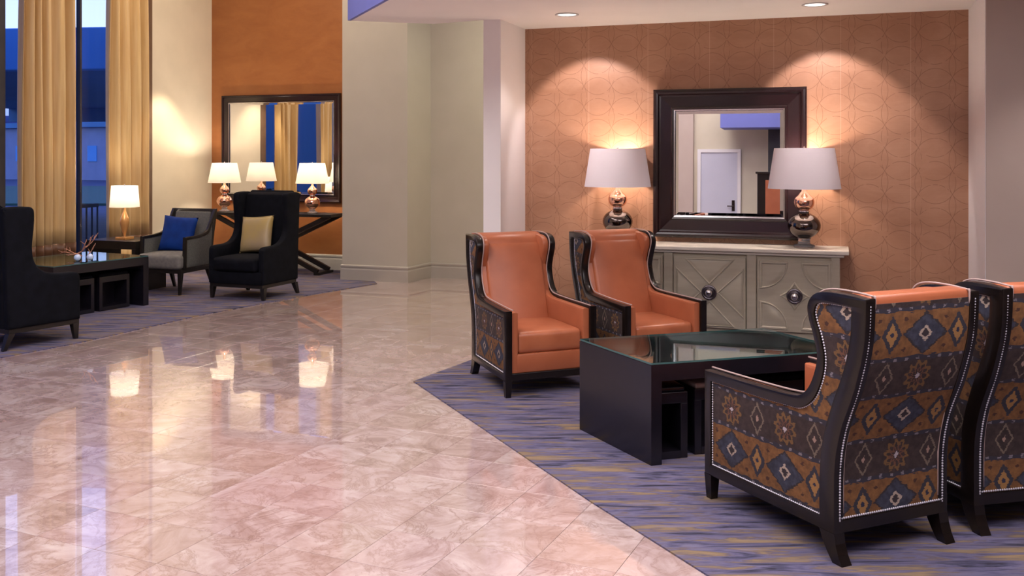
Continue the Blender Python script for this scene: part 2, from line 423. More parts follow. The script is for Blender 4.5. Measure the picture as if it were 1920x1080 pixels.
def tube(pts, r, n=8, bm=None, closed=False, caps=True):
    bm = bm or bmesh.new(); pts = [Vector(p) for p in pts]; rings = []; N = len(pts); up = None
    for i, p in enumerate(pts):
        a = pts[(i-1) % N] if (i > 0 or closed) else p; b = pts[(i+1) % N] if (i < N-1 or closed) else p
        t = (b-a).normalized()
        if up is None: up = Vector((0, 0, 1)) if abs(t.z) < .9 else Vector((1, 0, 0))
        s = t.cross(up).normalized(); up2 = s.cross(t).normalized(); up = up2
        rr = r[i] if isinstance(r, (list, tuple)) else r
        rings.append([bm.verts.new(p+(s*math.cos(2*PI*k/n)+up2*math.sin(2*PI*k/n))*rr) for k in range(n)])
    for i in range(N if closed else N-1):
        a, b = rings[i], rings[(i+1) % N]
        for k in range(n): bm.faces.new((a[k], a[(k+1) % n], b[(k+1) % n], b[k]))
    if caps and not closed: bm.faces.new(rings[0][::-1]); bm.faces.new(rings[-1])
    return bm
def taper(bm, c0, c1, z0, z1, a0, a1):
    """square tapered bar from centre c0 (half width a0) at z0 to c1 (a1) at z1"""
    vs = []
    for c, z, a in ((c0, z0, a0), (c1, z1, a1)):
        ax, ay = a if isinstance(a, tuple) else (a, a)
        vs.append([bm.verts.new((c[0]+sx_*ax, c[1]+sy_*ay, z)) for sx_, sy_ in ((-1, -1), (1, -1), (1, 1), (-1, 1))])
    bm.faces.new(vs[0][::-1]); bm.faces.new(vs[1])
    for k in range(4): bm.faces.new((vs[0][k], vs[0][(k+1) % 4], vs[1][(k+1) % 4], vs[1][k]))
    return bm
def beads(paths, nrm, r=.0050, step=.0112):
    """rows of nailheads; nrm(point) outward direction"""
    bm = bmesh.new()
    for pts in paths:
        pts = [Vector(p) for p in pts]; acc = 0
        for a, b in zip(pts, pts[1:]):
            L = (b-a).length
            if L < 1e-9: continue
            while acc < L:
                p = a+(b-a)*(acc/L); n = nrm(p).normalized()
                u = n.orthogonal().normalized(); w = n.cross(u)
                ring = [bm.verts.new(p+(u*math.cos(PI/3*k)+w*math.sin(PI/3*k))*r) for k in range(6)]
                r2 = [bm.verts.new(p+(u*math.cos(PI/3*k)+w*math.sin(PI/3*k))*r*.6+n*r*.6) for k in range(6)]
                t = bm.verts.new(p+n*r*.8)
                for k in range(6):
                    j = (k+1) % 6; bm.faces.new((ring[k], ring[j], r2[j], r2[k])); bm.faces.new((r2[k], r2[j], t))
                acc += step
            acc -= L
    return bm

# ------------------------------------------------------------------ the plan: two walls seen square on share the direction U
U = Vector((.9468, -.3219)); NR = Vector((-.3219, -.9468)); AA = math.atan2(U.y, U.x)       # NR points from the walls into the room
def AW(t, off=0, o=(.12, 8.73)): return Vector((o[0]+U.x*t+NR.x*off, o[1]+U.y*t+NR.y*off))
NW = (.12, 8.73)          # niche wall, left inner corner
OW = (-4.40, 14.07)       # lounge corner of orange wall and window wall
H2, H3 = 2.75, 5.2        # lowered and high ceiling
def OWp(t, off=0): return AW(t, off, OW)
def LW(t, off=0): return Vector((OW[0]+NR.x*t+U.x*off, OW[1]+NR.y*t+U.y*off))          # along the window wall from the corner, off into the room
def struct(name, bm, mat, parent=None, **k):
    o = mk(name, bm, mat, parent, **k)
    if not parent: o['kind'] = 'structure'
    return o

# ------------------------------------------------------------------ floor and tiles
room = [(-10.6, -2), (-4.0, -4.4), (8.5, -6.6), (9.0, 14.0), (-4.4, 16.5), (-5.2, 14.4)]
floor = struct('floor', prism(room, -.14, -.010), 'grout')
TS = .3333; EA = Vector((.412, .9112)); EB = Vector((.9112, -.412)); TA = math.atan2(EA.y, EA.x)
carpR = [(0.02, 8.12), (-.37, 7.40), (-.698, 6.79), (.358, 4.44), (.741, 3.655), (2.3, .55), (6.5, .3), (6.5, 5.58), (3.28, 6.66), (3.56, 7.52), (.14, 8.70)]
carpL = [(-5.25, 5.6), (-4.04, 7.58), (-3.69, 8.2), (-3.12, 9.6), (-2.28, 11.08), (-1.68, 11.98), (-1.75, 12.2), (-2.22, 12.36), (-2.0, 13.24), (-4.36, 14.02), (-7.05, 5.55)]
def inside(p, poly):
    c = False; n = len(poly)
    for i in range(n):
        a, b = poly[i], poly[(i+1) % n]
        if (a[1] > p[1]) != (b[1] > p[1]) and p[0] < (b[0]-a[0])*(p[1]-a[1])/(b[1]-a[1])+a[0]: c = not c
    return c
tiles = []
for i in range(-40, 50):
    for j in range(-40, 40):
        r = 3.19-TS/2+TS*i; q = -1.488+TS/2+TS*j
        c = EA*r+EB*q
        if not inside(c, room): continue
        cs = [c+EA*a*TS/2+EB*b*TS/2 for a in (-1, 1) for b in (-1, 1)]
        if all(inside(k, carpR) for k in cs) or all(inside(k, carpL) for k in cs): continue
        inframe = c.y > 3.5 and any(abs(k.x/k.y) < .53333 and 2880/k.y < 790 for k in cs)
        tiles.append((0 if inframe else 1, c.length if inframe else 99, c))
tiles.sort(key=lambda t: (t[0], t[1]))
HW = TS/2-.0009
tile_me = tomesh(B(-HW, HW, -HW, HW, -.010, 0, bev=.0006, seg=1), 'tile'); tile_me.materials.append(M['marble'])
for k, (a, b, c) in enumerate(tiles[:300]):
    o = bpy.data.objects.new('tile', tile_me); COL.objects.link(o); o.parent = floor
    o.location = (c.x, c.y, 0); o.rotation_euler = (0, 0, TA+random.choice((0, PI/2)))
bm = bmesh.new()
for a, b, c in tiles[300:]:
    pts = [c+EA*a_*HW+EB*b_*HW for a_, b_ in ((-1, -1), (1, -1), (1, 1), (-1, 1))]
    prism(pts, -.010, 0, bm)
st = mk('tiles', bm, 'marble', floor); st['kind'] = 'stuff'
tag(mk('carpet', prism(carpR, 0, .007, bev=.003), 'carpet'), 'purple and gold streaked carpet under the orange armchairs', 'carpet')
tag(mk('carpet', prism(carpL, 0, .007, bev=.003), 'carpet'), 'purple and gold streaked carpet of the far lounge by the windows', 'carpet')

# ------------------------------------------------------------------ walls
def wallseg(name, a, b, th, z0, z1, mat, side=1, local=False):
    a = Vector(a); b = Vector(b); d = (b-a).normalized(); n = Vector((-d.y, d.x))*side
    L = (b-a).length
    if local:
        bm = B(0, L, 0, th*side, z0, z1) if side > 0 else B(0, L, -th, 0, z0, z1)
        return struct(name, bm, mat, loc=(a.x, a.y, 0), rotz=math.atan2(d.y, d.x))
    return struct(name, prism([a, b, b+n*th, a+n*th], z0, z1), mat)
def skirting(name, pts, z=.2, mat='base', parent=None):
    """moulded baseboard along a polyline; the room lies to the right of the walk"""
    bm = bmesh.new(); prof = [(0, 0), (.022, 0), (.022, z*.70), (.016, z*.76), (.016, z*.82), (.024, z*.86), (.024, z*.95), (.006, z), (0, z)]
    P = [Vector(p) for p in pts]; rings = []
    for i, p in enumerate(P):
        ds = []
        if i > 0: ds.append((P[i]-P[i-1]).normalized())
        if i < len(P)-1: ds.append((P[i+1]-P[i]).normalized())
        ns = [Vector((d.y, -d.x)) for d in ds]; n = sum(ns, Vector((0, 0))); n /= max(.3, n.dot(ns[0]))
        rings.append([bm.verts.new((p.x+n.x*o, p.y+n.y*o, h)) for o, h in prof])
    for a, b in zip(rings, rings[1:]):
        for k in range(len(prof)-1): bm.faces.new((a[k], a[k+1], b[k+1], b[k]))
    bm.faces.new(rings[0]); bm.faces.new(rings[-1][::-1])
    return struct(name, bm, mat, parent)
# niche with the copper wallpaper
wallseg('wall_niche', AW(-.2), AW(3.9), .2, 0, 3.0, 'wallpaper', 1, local=True)
nl0, nl1 = AW(0), AW(0, .67)
struct('wall_niche_left', prism([nl1, nl1-U*.155, Vector((2.1, 12.1))-U*.155, AW(-.0, -.0)-NR*3.0, nl0], 0, 3.0), 'white_paint')
nr0, nr1 = AW(3.665), AW(3.665, .90)
struct('wall_right', prism([nr0, nr1, nr1+U*4.6, nr0+U*4.6], 0, 3.0), 'white_paint')
struct('wall_right_front', prism([nr1+U*.006, nr1+NR*.012+U*.006, nr1+NR*.012+U*4.6, nr1+U*4.6], 0, 3.0), 'greige')
# beige block and recess beyond it
bl = [Vector((-2.19, 12.39)), Vector((-1.32, 12.10)), Vector((-1.07, 12.62)), Vector((-1.07, 12.62))+Vector((.2, .6)), Vector((-1.9, 13.5))]
struct('wall_block', prism(bl, 0, H3, None), 'beige')
wallseg('wall_recess', (-1.12, 12.64), (3.2, 11.17), .2, 0, H3, M['recess'] if 'recess' in M else 'beige', 1)
skirting('baseboard_block', [(-2.19, 12.6), (-2.19, 12.39), (-1.32, 12.10), (-1.075, 12.62), (1.6, 11.71)], mat='beige_base')
# lounge walls
wallseg('wall_lounge', OWp(-.2), OWp(3.6), .2, 0, H3, 'lounge_paper', 1, local=True)
skirting('baseboard_lounge', [OWp(0), OWp(2.6)], z=.22)
struct('wall_left', prism([LW(-.2), LW(1.30), LW(1.30, -.22), LW(-.2, -.22)], 0, H3), 'cream')
skirting('baseboard_left', [LW(1.30), LW(0.0)], z=.22)
struct('trim_1', prism([LW(1.30, .01), LW(1.44, .01), LW(1.44, -.22), LW(1.30, -.22)], 0, H3), 'jamb')
struct('wall_left_column', prism([LW(3.70, .02), LW(4.25, .02), LW(4.25, -.25), LW(3.70, -.25)], 0, H3), 'window_frame')
struct('wall_left_near', prism([LW(9.2, .0), LW(19.5, .0), LW(19.5, -.25), LW(9.2, -.25)], 0, H3), 'cream')
def window(name, t0, t1, splits, sill=.10):
    w = struct(name, prism([LW(t0, -.06), LW(t1, -.06), LW(t1, -.16), LW(t0, -.16)], 0, sill), 'window_frame')
    bm = bmesh.new()
    prism([LW(t0, -.07), LW(t1, -.07), LW(t1, -.13), LW(t0, -.13)], H3-.12, H3, bm); mk('window_head', bm, 'window_frame', w)
    for s in splits: mk('mullion', prism([LW(s-.014, -.07), LW(s+.014, -.07), LW(s+.014, -.13), LW(s-.014, -.13)], sill, H3-.12), 'window_frame', w)
    mk('transom', prism([LW(t0, -.07), LW(t1, -.07), LW(t1, -.13), LW(t0, -.13)], 4.0, 4.06), 'window_frame', w)
    ss = splits
    for a, b in zip(ss, ss[1:]):
        mk('pane', prism([LW(a+.02, -.098), LW(b-.02, -.098), LW(b-.02, -.106), LW(a+.02, -.106)], sill, H3-.10), 'pane', w)
    return w
window('window_1', 1.44, 3.70, [1.47, 2.49, 3.67])
window('window_2', 4.25, 9.2, [4.28, 5.9, 7.5, 9.17])
# high ceiling, lowered ceiling with its blue fascia
struct('ceiling', prism(room, H3, H3+.15), 'ceiling')
f0 = Vector((-1.37, 8.18)); fd = Vector((.391, -.9204)); fe = f0+fd*12.0
struct('ceiling_lowered', prism([f0, fe, Vector((8.2, -5.2)), Vector((8.2, 7.0)), AW(3.9, -.2), AW(-.16, -.2), AW(-.155, .67), Vector((-.69, 8.38))], H2, H3-.002), 'ceiling')
fn = Vector((-.9204, -.391))
struct('trim_2', prism([f0+fn*.002, f0+fn*.03, fe+fn*.03, fe+fn*.002], H2, H3-.004), 'blue_lit_tone')
for x, y in DOWNLIGHTS+[(1.2, 5.2), (2.4, 4.6), (1.9, 2.6), (3.75, 5.75)]:
    lab = {(.447, 7.81): 'round recessed downlight in the ceiling, the left one of the two', (2.30, 7.29): 'round recessed downlight in the ceiling, the right one of the two', (1.2, 5.2): 'recessed downlight above the glass-topped table, over the picture', (2.4, 4.6): 'recessed downlight above the right-hand armchairs, over the picture', (1.9, 2.6): 'recessed downlight nearest the viewer, over the picture', (3.75, 5.75): 'unseen downlight added to brighten the grey wall on the right, over the picture'}[(x, y)]
    dl = empty('downlight', (x, y, H2), 0, lab, 'ceiling light', 'recessed downlights')
    mk('trim_ring', lathe([(.095, 0), (.097, -.006), (.088, -.010), (.076, -.004), (.074, 0)], 32), 'trim_ring', dl, smooth=True)
    mk('lens', lathe([(.074, -.001), (.05, -.003), (0, -.003)], 32), 'downlight', dl, smooth=True)
# walls behind the viewer, seen in the niche mirror
ra, rb = Vector((-10.4, -.30)), Vector((8.6, -6.75))
wallseg('wall_rear', ra, rb, .2, 0, H3, 'cream', -1)
wallseg('wall_far_right', (8.4, -6.6), (8.8, 8.0), .2, 0, H3, 'greige', -1)
rd = (rb-ra).normalized(); rn = Vector((-rd.y, rd.x)); RA = math.atan2(rd.y, rd.x)
def RW(t, off=0): p = ra+rd*t+rn*off; return (p.x, p.y, 0)
TD = 7.42
d1 = struct('door_1', B(-.37, .37, .002, .045, 0, 2.10, bev=.004), 'white_door', loc=RW(TD), rotz=RA)
mk('door_frame', plate([[(-.44, 0), (-.44, 2.17), (.44, 2.17), (.44, 0), (.37, 0), (.37, 2.10), (-.37, 2.10), (-.37, 0)]], 0, .07, .004), 'white_paint', d1)
for c in d1.children: c.rotation_euler = (0, 0, PI/2)
bm = tube([(.29, .05, 1.0), (.29, .09, 1.0), (.17, .09, 1.0)], .012); box(bm, .26, .32, .045, .055, .90, 1.12); mk('door_handle', bm, 'bronze', d1)

# ------------------------------------------------------------------ outside the windows
def out(name, label, cat, bm, mat, **k):
    return tag(mk(name, bm, mat, **k), label, cat)
M['asphalt'] = noisy('asphalt', (.05, .06, .10), (.07, .08, .13), 2, .8)
M['lawn'] = noisy('lawn', (.035, .10, .07), (.05, .14, .08), 5, .9)
M['concrete'] = noisy('pale_concrete', (.25, .30, .42), (.30, .35, .48), 1, .7)
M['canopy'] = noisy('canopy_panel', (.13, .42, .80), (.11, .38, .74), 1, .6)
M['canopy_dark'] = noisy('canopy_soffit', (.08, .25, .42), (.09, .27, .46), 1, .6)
M['leaf'] = noisy('shrub_leaves', (.01, .07, .06), (.03, .14, .10), 9, .7)
M['hill'] = noisy('far_trees', (.03, .05, .13), (.045, .07, .17), .5, .9)
M['lit'] = new_mat('lit_window', (.8, .9, 1), .5, Emission_Strength=.9); BS(M['lit']).inputs['Emission Color'].default_value = (.75, .85, 1, 1)
wgs = empty('building', (-16.5, 3.0, 0), math.radians(-72), 'unseen dark block added outside the windows to darken reflections, left of the viewer', 'building')  # unseen block added to keep bright sky out of the lounge mirror
mk('wall', B(-9, 9, 0, 5, -.12, 7.5), 'canopy_dark', wgs)
for k in range(7): mk('window', B(-8+k*2.4, -7.1+k*2.4, -.05, .02, 1.0, 2.6), 'lit' if k in (2, 5) else 'canopy', wgs)
struct('ground', prism([(-70, -10), (-11.2, -4), LW(6, -.3), LW(-.3, -.3), (-4.8, 16.0), (-5, 110), (-70, 110)], -.25, -.12), 'asphalt')
tag(mk('lawn', prism([(-30, 33), (-11, 33), (-13, 52), (-40, 52)], -.12, -.04), 'lawn'), 'strip of green lawn beyond the window, past the drive', 'lawn', kind='stuff')
cn = empty('canopy', (-9.5, 21, 0), math.radians(-6), 'blue-lit entrance canopy outside the tall window', 'canopy')
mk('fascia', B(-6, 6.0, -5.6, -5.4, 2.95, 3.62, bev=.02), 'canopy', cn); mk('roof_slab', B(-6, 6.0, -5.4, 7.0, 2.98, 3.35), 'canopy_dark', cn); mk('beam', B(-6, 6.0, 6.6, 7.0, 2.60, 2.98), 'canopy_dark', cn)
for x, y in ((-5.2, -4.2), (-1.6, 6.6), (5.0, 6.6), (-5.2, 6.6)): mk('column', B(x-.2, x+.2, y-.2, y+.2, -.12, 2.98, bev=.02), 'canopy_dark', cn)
fb = empty('building', (-26, 66, 0), math.radians(-20), 'long pale building with lit windows far beyond the drive', 'building')
mk('wall', B(-16, 16, 0, 8, -.12, 3.6), 'concrete', fb); mk('roof', B(-16.4, 16.4, -.4, 8.4, 3.6, 3.95), 'canopy_dark', fb)
for k in range(14): mk('window', B(-15+k*2.2, -14.2+k*2.2, -.06, .02, 1.2, 2.3), 'lit' if k % 3 == 1 else 'canopy', fb)
bm = bmesh.new(); pts = [(-60, 95)]+[(-60+i*4, 95) for i in range(14)]
tag(mk('treeline', move(puff(32, 3, 3.2, 1.5, 0, 14), Matrix.Translation((-36, 88, 2.0))), 'hill', smooth=True), 'low dark line of trees on the horizon behind the building', 'trees', kind='stuff')
rl = empty('railing', (*LW(2.6, -.9), 0), math.atan2(NR.y, NR.x), 'dark metal railing outside the tall window', 'railing')
mk('rail', B(-1.3, 1.3, -.03, .03, .90, .95, bev=.008), 'window_frame', rl); mk('bottom_rail', B(-1.3, 1.3, -.02, .02, .05, .08), 'window_frame', rl)
for k in range(27): mk('baluster', B(-1.3+k*.1-.008, -1.3+k*.1+.008, -.008, .008, -.12, .90), 'window_frame', rl)
def shrub(loc, r, h, label):
    t = empty('shrub', loc, random.random()*6, label, 'shrub'); bm = bmesh.new()
    for i in range(220):
        a = random.random()*2*PI; zz = random.random(); rr = r*math.sqrt(random.random())*(1-.6*zz)
        p = Vector((rr*math.cos(a), rr*math.sin(a), .1+h*zz)); d = Vector((math.cos(a), math.sin(a), random.uniform(.1, 1))).normalized(); s = d.cross(Vector((0, 0, 1))).normalized()
        L = .10; w = .025
        v = [bm.verts.new(k) for k in (p, p+d*L*.5+s*w, p+d*L, p+d*L*.5-s*w)]; bm.faces.new(v)
    f = mk('foliage', bm, 'leaf', t); f['kind'] = 'stuff'
    mk('stem', tube([(0, 0, -.12), (.02, 0, h*.5), (0, .02, h*.8)], [.02, .015, .008]), 'jamb', t)
for k, (t, off) in enumerate([(1.9, -1.45), (2.5, -1.45), (3.1, -1.45), (3.8, -1.45)]):
    p = LW(t, off); shrub((p.x, p.y, 0), .22, .75+.1*(k % 2), ['teal-green shrub behind the railing, nearest the right-hand curtain', 'taller teal-green shrub behind the railing, second from the right-hand curtain', 'teal-green shrub behind the railing, half behind the left-hand curtain', 'teal-green shrub outside, left of the left-hand curtain'][k])
for k in range(3):  # glowing posts stand in for bright strips of lit windows and cars
    b_ = empty('glow_post', (-15.2+k*1.1, 37, -.04), 0, ['leftmost', 'middle', 'rightmost'][k]+' of three short glowing posts added for the bright strips across the drive', 'glowing post', 'glowing posts across the drive')
    mk('post', B(-.08, .08, -.08, .08, 0, .5), 'canopy_dark', b_); mk('glow_head', B(-.09, .09, -.09, .09, .5, 1.1, bev=.02), 'lit', b_)

# ------------------------------------------------------------------ curtains
def curtain(name, t0, t1, label, seed):
    rnd = random.Random(seed); root = empty(name, (0, 0, 0), 0, label, 'curtain', 'gold curtains at the windows')
    c0 = LW((t0+t1)/2, .12); root.location = (c0.x, c0.y, 0); root.rotation_euler = (0, 0, math.atan2(NR.y, NR.x))
    L = t1-t0; n = 170; K = int(L/.13)
    ph = [rnd.uniform(-.5, .5) for _ in range(K+2)]
    def pos(i, z):
        s = i/n; f = s*K; k = int(f); a = ph[k]*(1-(f-k))+ph[min(k+1, K)]*(f-k)
        flare = 1.0+.07*(1-z/5)
        x = (s-.5)*L*flare; amp = .056+.020*math.sin(7*s+seed)
        y = amp*math.sin(2*PI*f+a*1.6+.25*math.sin(z*.9+k))+.012*math.sin(4*PI*f+z*.5+a*3)
        return Vector((x+.012*math.sin(z*1.3+f), y, z))
    def sheet(z0, z1, rows):
        bm = bmesh.new(); g = [[bm.verts.new(pos(i, z0+(z1-z0)*j/rows)) for i in range(n+1)] for j in range(rows+1)]
        for j in range(rows):
            for i in range(n): bm.faces.new((g[j][i], g[j][i+1], g[j+1][i+1], g[j+1][i]))
        return bm
    for nm, z0, z1, rows, mt in (('drape', .58, 5.05, 24, 'curtain'), ('hem_band', .44, .58, 2, 'curtain_band'), ('hem', .015, .44, 3, 'curtain')):
        o = mk(nm, sheet(z0, z1, rows), mt, root, smooth=True)
        md = o.modifiers.new('thickness', 'SOLIDIFY'); md.thickness = .003
        if nm == 'hem_band': o['label'] = 'dark brown band'
    mk('rod', tube([(-L/2-.1, 0, 5.08), (L/2+.1, 0, 5.08)], .018), 'bronze', root)
curtain('curtain', 1.56, 2.20, 'gold satin floor-length curtain beside the cream wall, right of the dusk window', 1)
curtain('curtain', 2.86, 3.57, 'gold satin floor-length curtain left of the dusk window, behind the dark low table', 2)
curtain('curtain', 4.5, 5.4, 'gold satin curtain on the near window, left of the picture', 3)

# ------------------------------------------------------------------ orange wing armchairs
OUT = smoothp([(-.035, .112, 1), (-.035, .593, 1), (.28, .597), (.52, .605), (.60, .622), (.655, .68), (.689, .783), (.670, .868), (.642, .94), (.638, .995), (.672, 1.038), (.738, 1.056), (.85, 1.058), (.942, 1.052, 1), (.948, 1.035), (.936, .869), (.885, .691), (.819, .528), (.787, .368), (.785, .112, 1)])
INN = smoothp([(.012, .162, 1), (.012, .549, 1), (.30, .551), (.52, .556), (.60, .566), (.672, .62), (.716, .71), (.727, .79), (.708, .87), (.682, .93), (.674, .972), (.700, 1.006), (.79, 1.012), (.870, 1.010, 1), (.865, .90), (.832, .767), (.764, .601), (.716, .448), (.703, .30), (.703, .162, 1)])
REAR = [(.785, .162), (.787, .25), (.787, .368), (.800, .45), (.819, .528), (.852, .61), (.885, .691), (.914, .78), (.936, .869), (.944, .95), (.948, 1.03)]
YO = lambda s: .40-s
def shear(bm, sgn):
    for v in bm.verts:
        s = .40-v.co.y; v.co.x -= sgn*.034*max(0, min(1.15, s/.8))
    return bm
def armchair(loc, rot, label, scale=None):
    r = empty('armchair', loc, rot, label, 'armchair', 'orange leather wing armchairs', scale)
    inner_pad = smoothp([(-.020, .165, 1), (-.020, .578, 1), (.28, .585), (.52, .592), (.61, .616), (.664, .68), (.696, .783), (.678, .868), (.650, .94), (.648, .995), (.680, 1.030), (.738, 1.046), (.85, 1.048), (.920, 1.040, 1), (.90, .8), (.80, .55), (.76, .165, 1)])
    for sg in (-1, 1):
        a, b = (.285, .335) if sg > 0 else (-.335, -.285)
        mk('side_frame', shear(plate([OUT, INN], a, b, .005, YO), sg), 'espresso', r, ang=35)
        sp = shear(plate([INN], sg*.300, sg*.322, .002, YO), sg)
        for k_ in list(sp.loops.layers.uv.values()): sp.loops.layers.uv.remove(k_)
        uvl = sp.loops.layers.uv.new('UVMap')
        for f in sp.faces:
            for l in f.loops: l[uvl].uv = ((.40-l.vert.co.y)*1.0+.025, l.vert.co.z+.18)
        mk('side_panel', sp, 'ikat', r, ang=35)
        path = [(sg*.3225, YO(s), z) for s, z in INN]; path.append(path[0])
        cs, cz = .4, .4
        ip = []
        for s, z in INN:
            ip.append((s, z))
        nb = beads([path], lambda p: Vector((sg, 0, 0)))
        nb = shear(nb, sg); n_ = mk('nailhead_trim', nb, 'nail', r); n_['kind'] = 'stuff'
        a, b = (.236, .288) if sg > 0 else (-.288, -.236)
        mk('side_padding', shear(plate([inner_pad], a, b, .014, YO), sg), 'leather', r, ang=40)
        pp = [(sg*.285, YO(s-.004), z+.004) for s, z in OUT if not (z < .17 or (s > .80 and z < 1.0))]
        pp = [(x, y+.002, z+.003) for x, y, z in pp]
        mk('piping', shear(tube(pp, .0045, 6), sg), 'piping', r, smooth=True)
        bm = taper(bmesh.new(), (sg*.31, YO(-.010)), (sg*.31, YO(-.010)), 0, .114, (.018, .018), (.025, .025)); mk('leg', shear(bm, sg), 'espresso', r)
        bm = bmesh.new(); prev = None
        rings = []
        for s0, s1, z in ((.705, .785, .114), (.722, .792, .075), (.748, .806, .035), (.776, .826, 0)):
            rings.append([bm.verts.new((sg*x, YO(s), z)) for x, s in ((.285, s0), (.335, s0), (.335, s1), (.285, s1))])
        for p, q in zip(rings, rings[1:]):
            for k in range(4): bm.faces.new((p[k], p[(k+1) % 4], q[(k+1) % 4], q[k]))
        bm.faces.new(rings[0]); bm.faces.new(rings[-1][::-1]); mk('leg', shear(bm, sg), 'espresso', r)
    # back: leather cushion body, fabric outside panel
    back = smoothp([(.50, .18, 1), (.555, .42), (.625, .62), (.69, .82), (.745, .98), (.775, 1.035), (.83, 1.060), (.90, 1.062), (.937, 1.040), (.925, .869), (.873, .691), (.806, .528), (.772, .368), (.77, .18, 1)])
    mk('backrest', plate([back], -.262, .262, .02, YO), 'leather', r, ang=45)
    inset = smoothp([(.50, .30, 1), (.525, .42), (.595, .62), (.662, .82), (.715, .955), (.735, .990, 1), (.77, .985, 1), (.60, .40, 1)])
    mk('back_cushion', plate([inset], -.222, .222, .022, YO), 'leather', r, ang=45)
    bm = bmesh.new(); uvl = bm.loops.layers.uv.new('UVMap'); arc = 0; rows = []
    for k, (s, z) in enumerate(REAR):
        if k: arc += math.hypot(s-REAR[k-1][0], z-REAR[k-1][1])
        rows.append((s, z, arc))
    fv = []
    for s, z, a in rows: fv.append([(bm.verts.new((x, YO(s-.006), z)), x, a) for x in (-.280, -.14, 0, .14, .280)])
    for p, q in zip(fv, fv[1:]):
        for k in range(4):
            f = bm.faces.new((p[k][0], p[k+1][0], q[k+1][0], q[k][0]))
            for l, (v, x, a) in zip(f.loops, (p[k], p[k+1], q[k+1], q[k])): l[uvl].uv = (x+.345*2.5-.02, a+.165+.36*2-.165+.045)
    g = bmesh.ops.extrude_face_region(bm, geom=list(bm.faces)); 
    for v in [e for e in g['geom'] if isinstance(e, bmesh.types.BMVert)]: v.co.y += .012
    mk('back_panel', bm, 'ikat', r, ang=40)
    P1 = [(-.272, YO(s-.002), z) for s, z in REAR]; P2 = [(.272, YO(s-.002), z) for s, z in REAR]
    PB = [(-.272+.544*k/10, YO(.783), .170) for k in range(11)]
    n_ = mk('nailhead_trim', beads([P1, P2, PB], lambda p: Vector((0, -1, .15))), 'nail', r); n_['kind'] = 'stuff'
    mk('seat_base', B(-.286, .286, YO(.74), YO(-.018), .160, .290, bev=.012), 'leather', r, ang=40)
    mk('seat_cushion', move(puff(.236, .285, .074, .030, .018, 5, .008), Matrix.Translation((0, YO(.278), .362))), 'leather_seat', r, smooth=True)
    mk('front_rail', B(-.29, .29, YO(.02), YO(-.030), .112, .162, bev=.004), 'espresso', r)
    mk('rear_rail', B(-.262, .262, YO(.785), YO(.735), .112, .164, bev=.004), 'espresso', r)
    mk('side_rail', B(-.29, .29, YO(.70), YO(.0), .120, .160), 'espresso', r)
    return r
def kids(o): return [k for k in bpy.data.objects if k.parent == o]
def copy_chair(src, loc, rot, label, scale=None):
    ks = kids(src); c = src.copy(); COL.objects.link(c); c.location = loc; c.rotation_euler = (0, 0, rot)
    c.scale = scale or (1, 1, 1); c['label'] = label
    for k in ks:
        gk = kids(k); d = k.copy(); d.parent = c; COL.objects.link(d)
        for g_ in gk:
            e_ = g_.copy(); e_.parent = d; COL.objects.link(e_)
    return c
CZ = .007
ac = armchair((1.380, 4.222, CZ), math.radians(23.6), 'nearest orange and ikat wing armchair, back turned, its whole side panel showing')
copy_chair(ac, (2.159, 4.498, CZ), math.radians(13), 'orange and ikat wing armchair, back turned, cut off by the right edge')
copy_chair(ac, (.117, 6.789, CZ), math.radians(202), 'orange leather wing armchair facing us at the marble edge, left of its twin', (1, .92, .96))
copy_chair(ac, (.911, 7.024, CZ), math.radians(204), 'orange leather wing armchair facing us directly in front of the carved cabinet', (1, .92, .96))

# ------------------------------------------------------------------ glass-topped coffee table with nested stools
def coffee(name, c, label, th=.06, zt=.535, glass=True):
    """c = four plan corners (near-left end, near corner, far-right, far-left) ; ends run c0-c1 and c3-c2"""
    c = [Vector(p) for p in c]; o = (c[0]+c[1]+c[2]+c[3])/4; r = empty(name, (o.x, o.y, CZ), 0, label, 'coffee table')
    c = [p-o for p in c]; zt -= CZ
    def lerp(a, b, t): return a+(b-a)*t
    Ll = (c[2]-c[1]).length; e_ = th/Ll
    mk('tabletop', prism([c[0], c[1], c[2], c[3]], zt-.012-.085, zt-.012, bev=.003), 'table_wood', r)
    for a, b in ((0, e_), (1-e_, 1)):
        mk('end_panel', prism([lerp(c[0], c[3], a), lerp(c[1], c[2], a), lerp(c[1], c[2], b), lerp(c[0], c[3], b)], 0, zt-.097), 'table_wood', r)
    if glass:
        k = [p*.998 for p in c]
        g = mk('glass_top', prism(k, zt-.010, zt-.001), ['table_glass', 'table_glass_edge'], r)
        for f in g.data.polygons:
            if abs(f.normal.z) < .5: f.material_index = 1
    return r, o, c
T = [(.394, 5.59), (.715, 4.93), (1.908, 5.325), (1.511, 5.90)]
T[2] = (T[1][0]+1.155, T[1][1]+.352); T[3] = (1.548, 5.94)
coffee('coffee_table', T, 'dark glass-topped coffee table between the orange armchairs')
def stool(loc, rot, w, d, h, label, top='stool_leather', group='stools nested under the front coffee table'):
    s = empty('cube_stool', loc, rot, label, 'stool', group)
    mk('frame', B(-w/2, w/2, -d/2, d/2, h-.07, h-.01, bev=.004), 'table_wood', s)
    for sx_ in (-1, 1):
        mk('side_panel', B(sx_*(w/2)-(.04 if sx_ > 0 else 0), sx_*(w/2)+(.04 if sx_ < 0 else 0), -d/2, d/2, 0.0, h-.07, bev=.003), 'table_wood', s)
    mk('base_panel', B(-w/2+.04, w/2-.04, -d/2, d/2, .0, .04), 'table_wood', s); mk('rear_panel', B(-w/2+.04, w/2-.04, -.02, .02, .04, h-.07), 'table_wood', s)
    mk('seat_pad', move(puff(w/2-.01, d/2-.01, .016, .014, .004, 3), Matrix.Translation((0, 0, h+.002))), top, s, smooth=True)
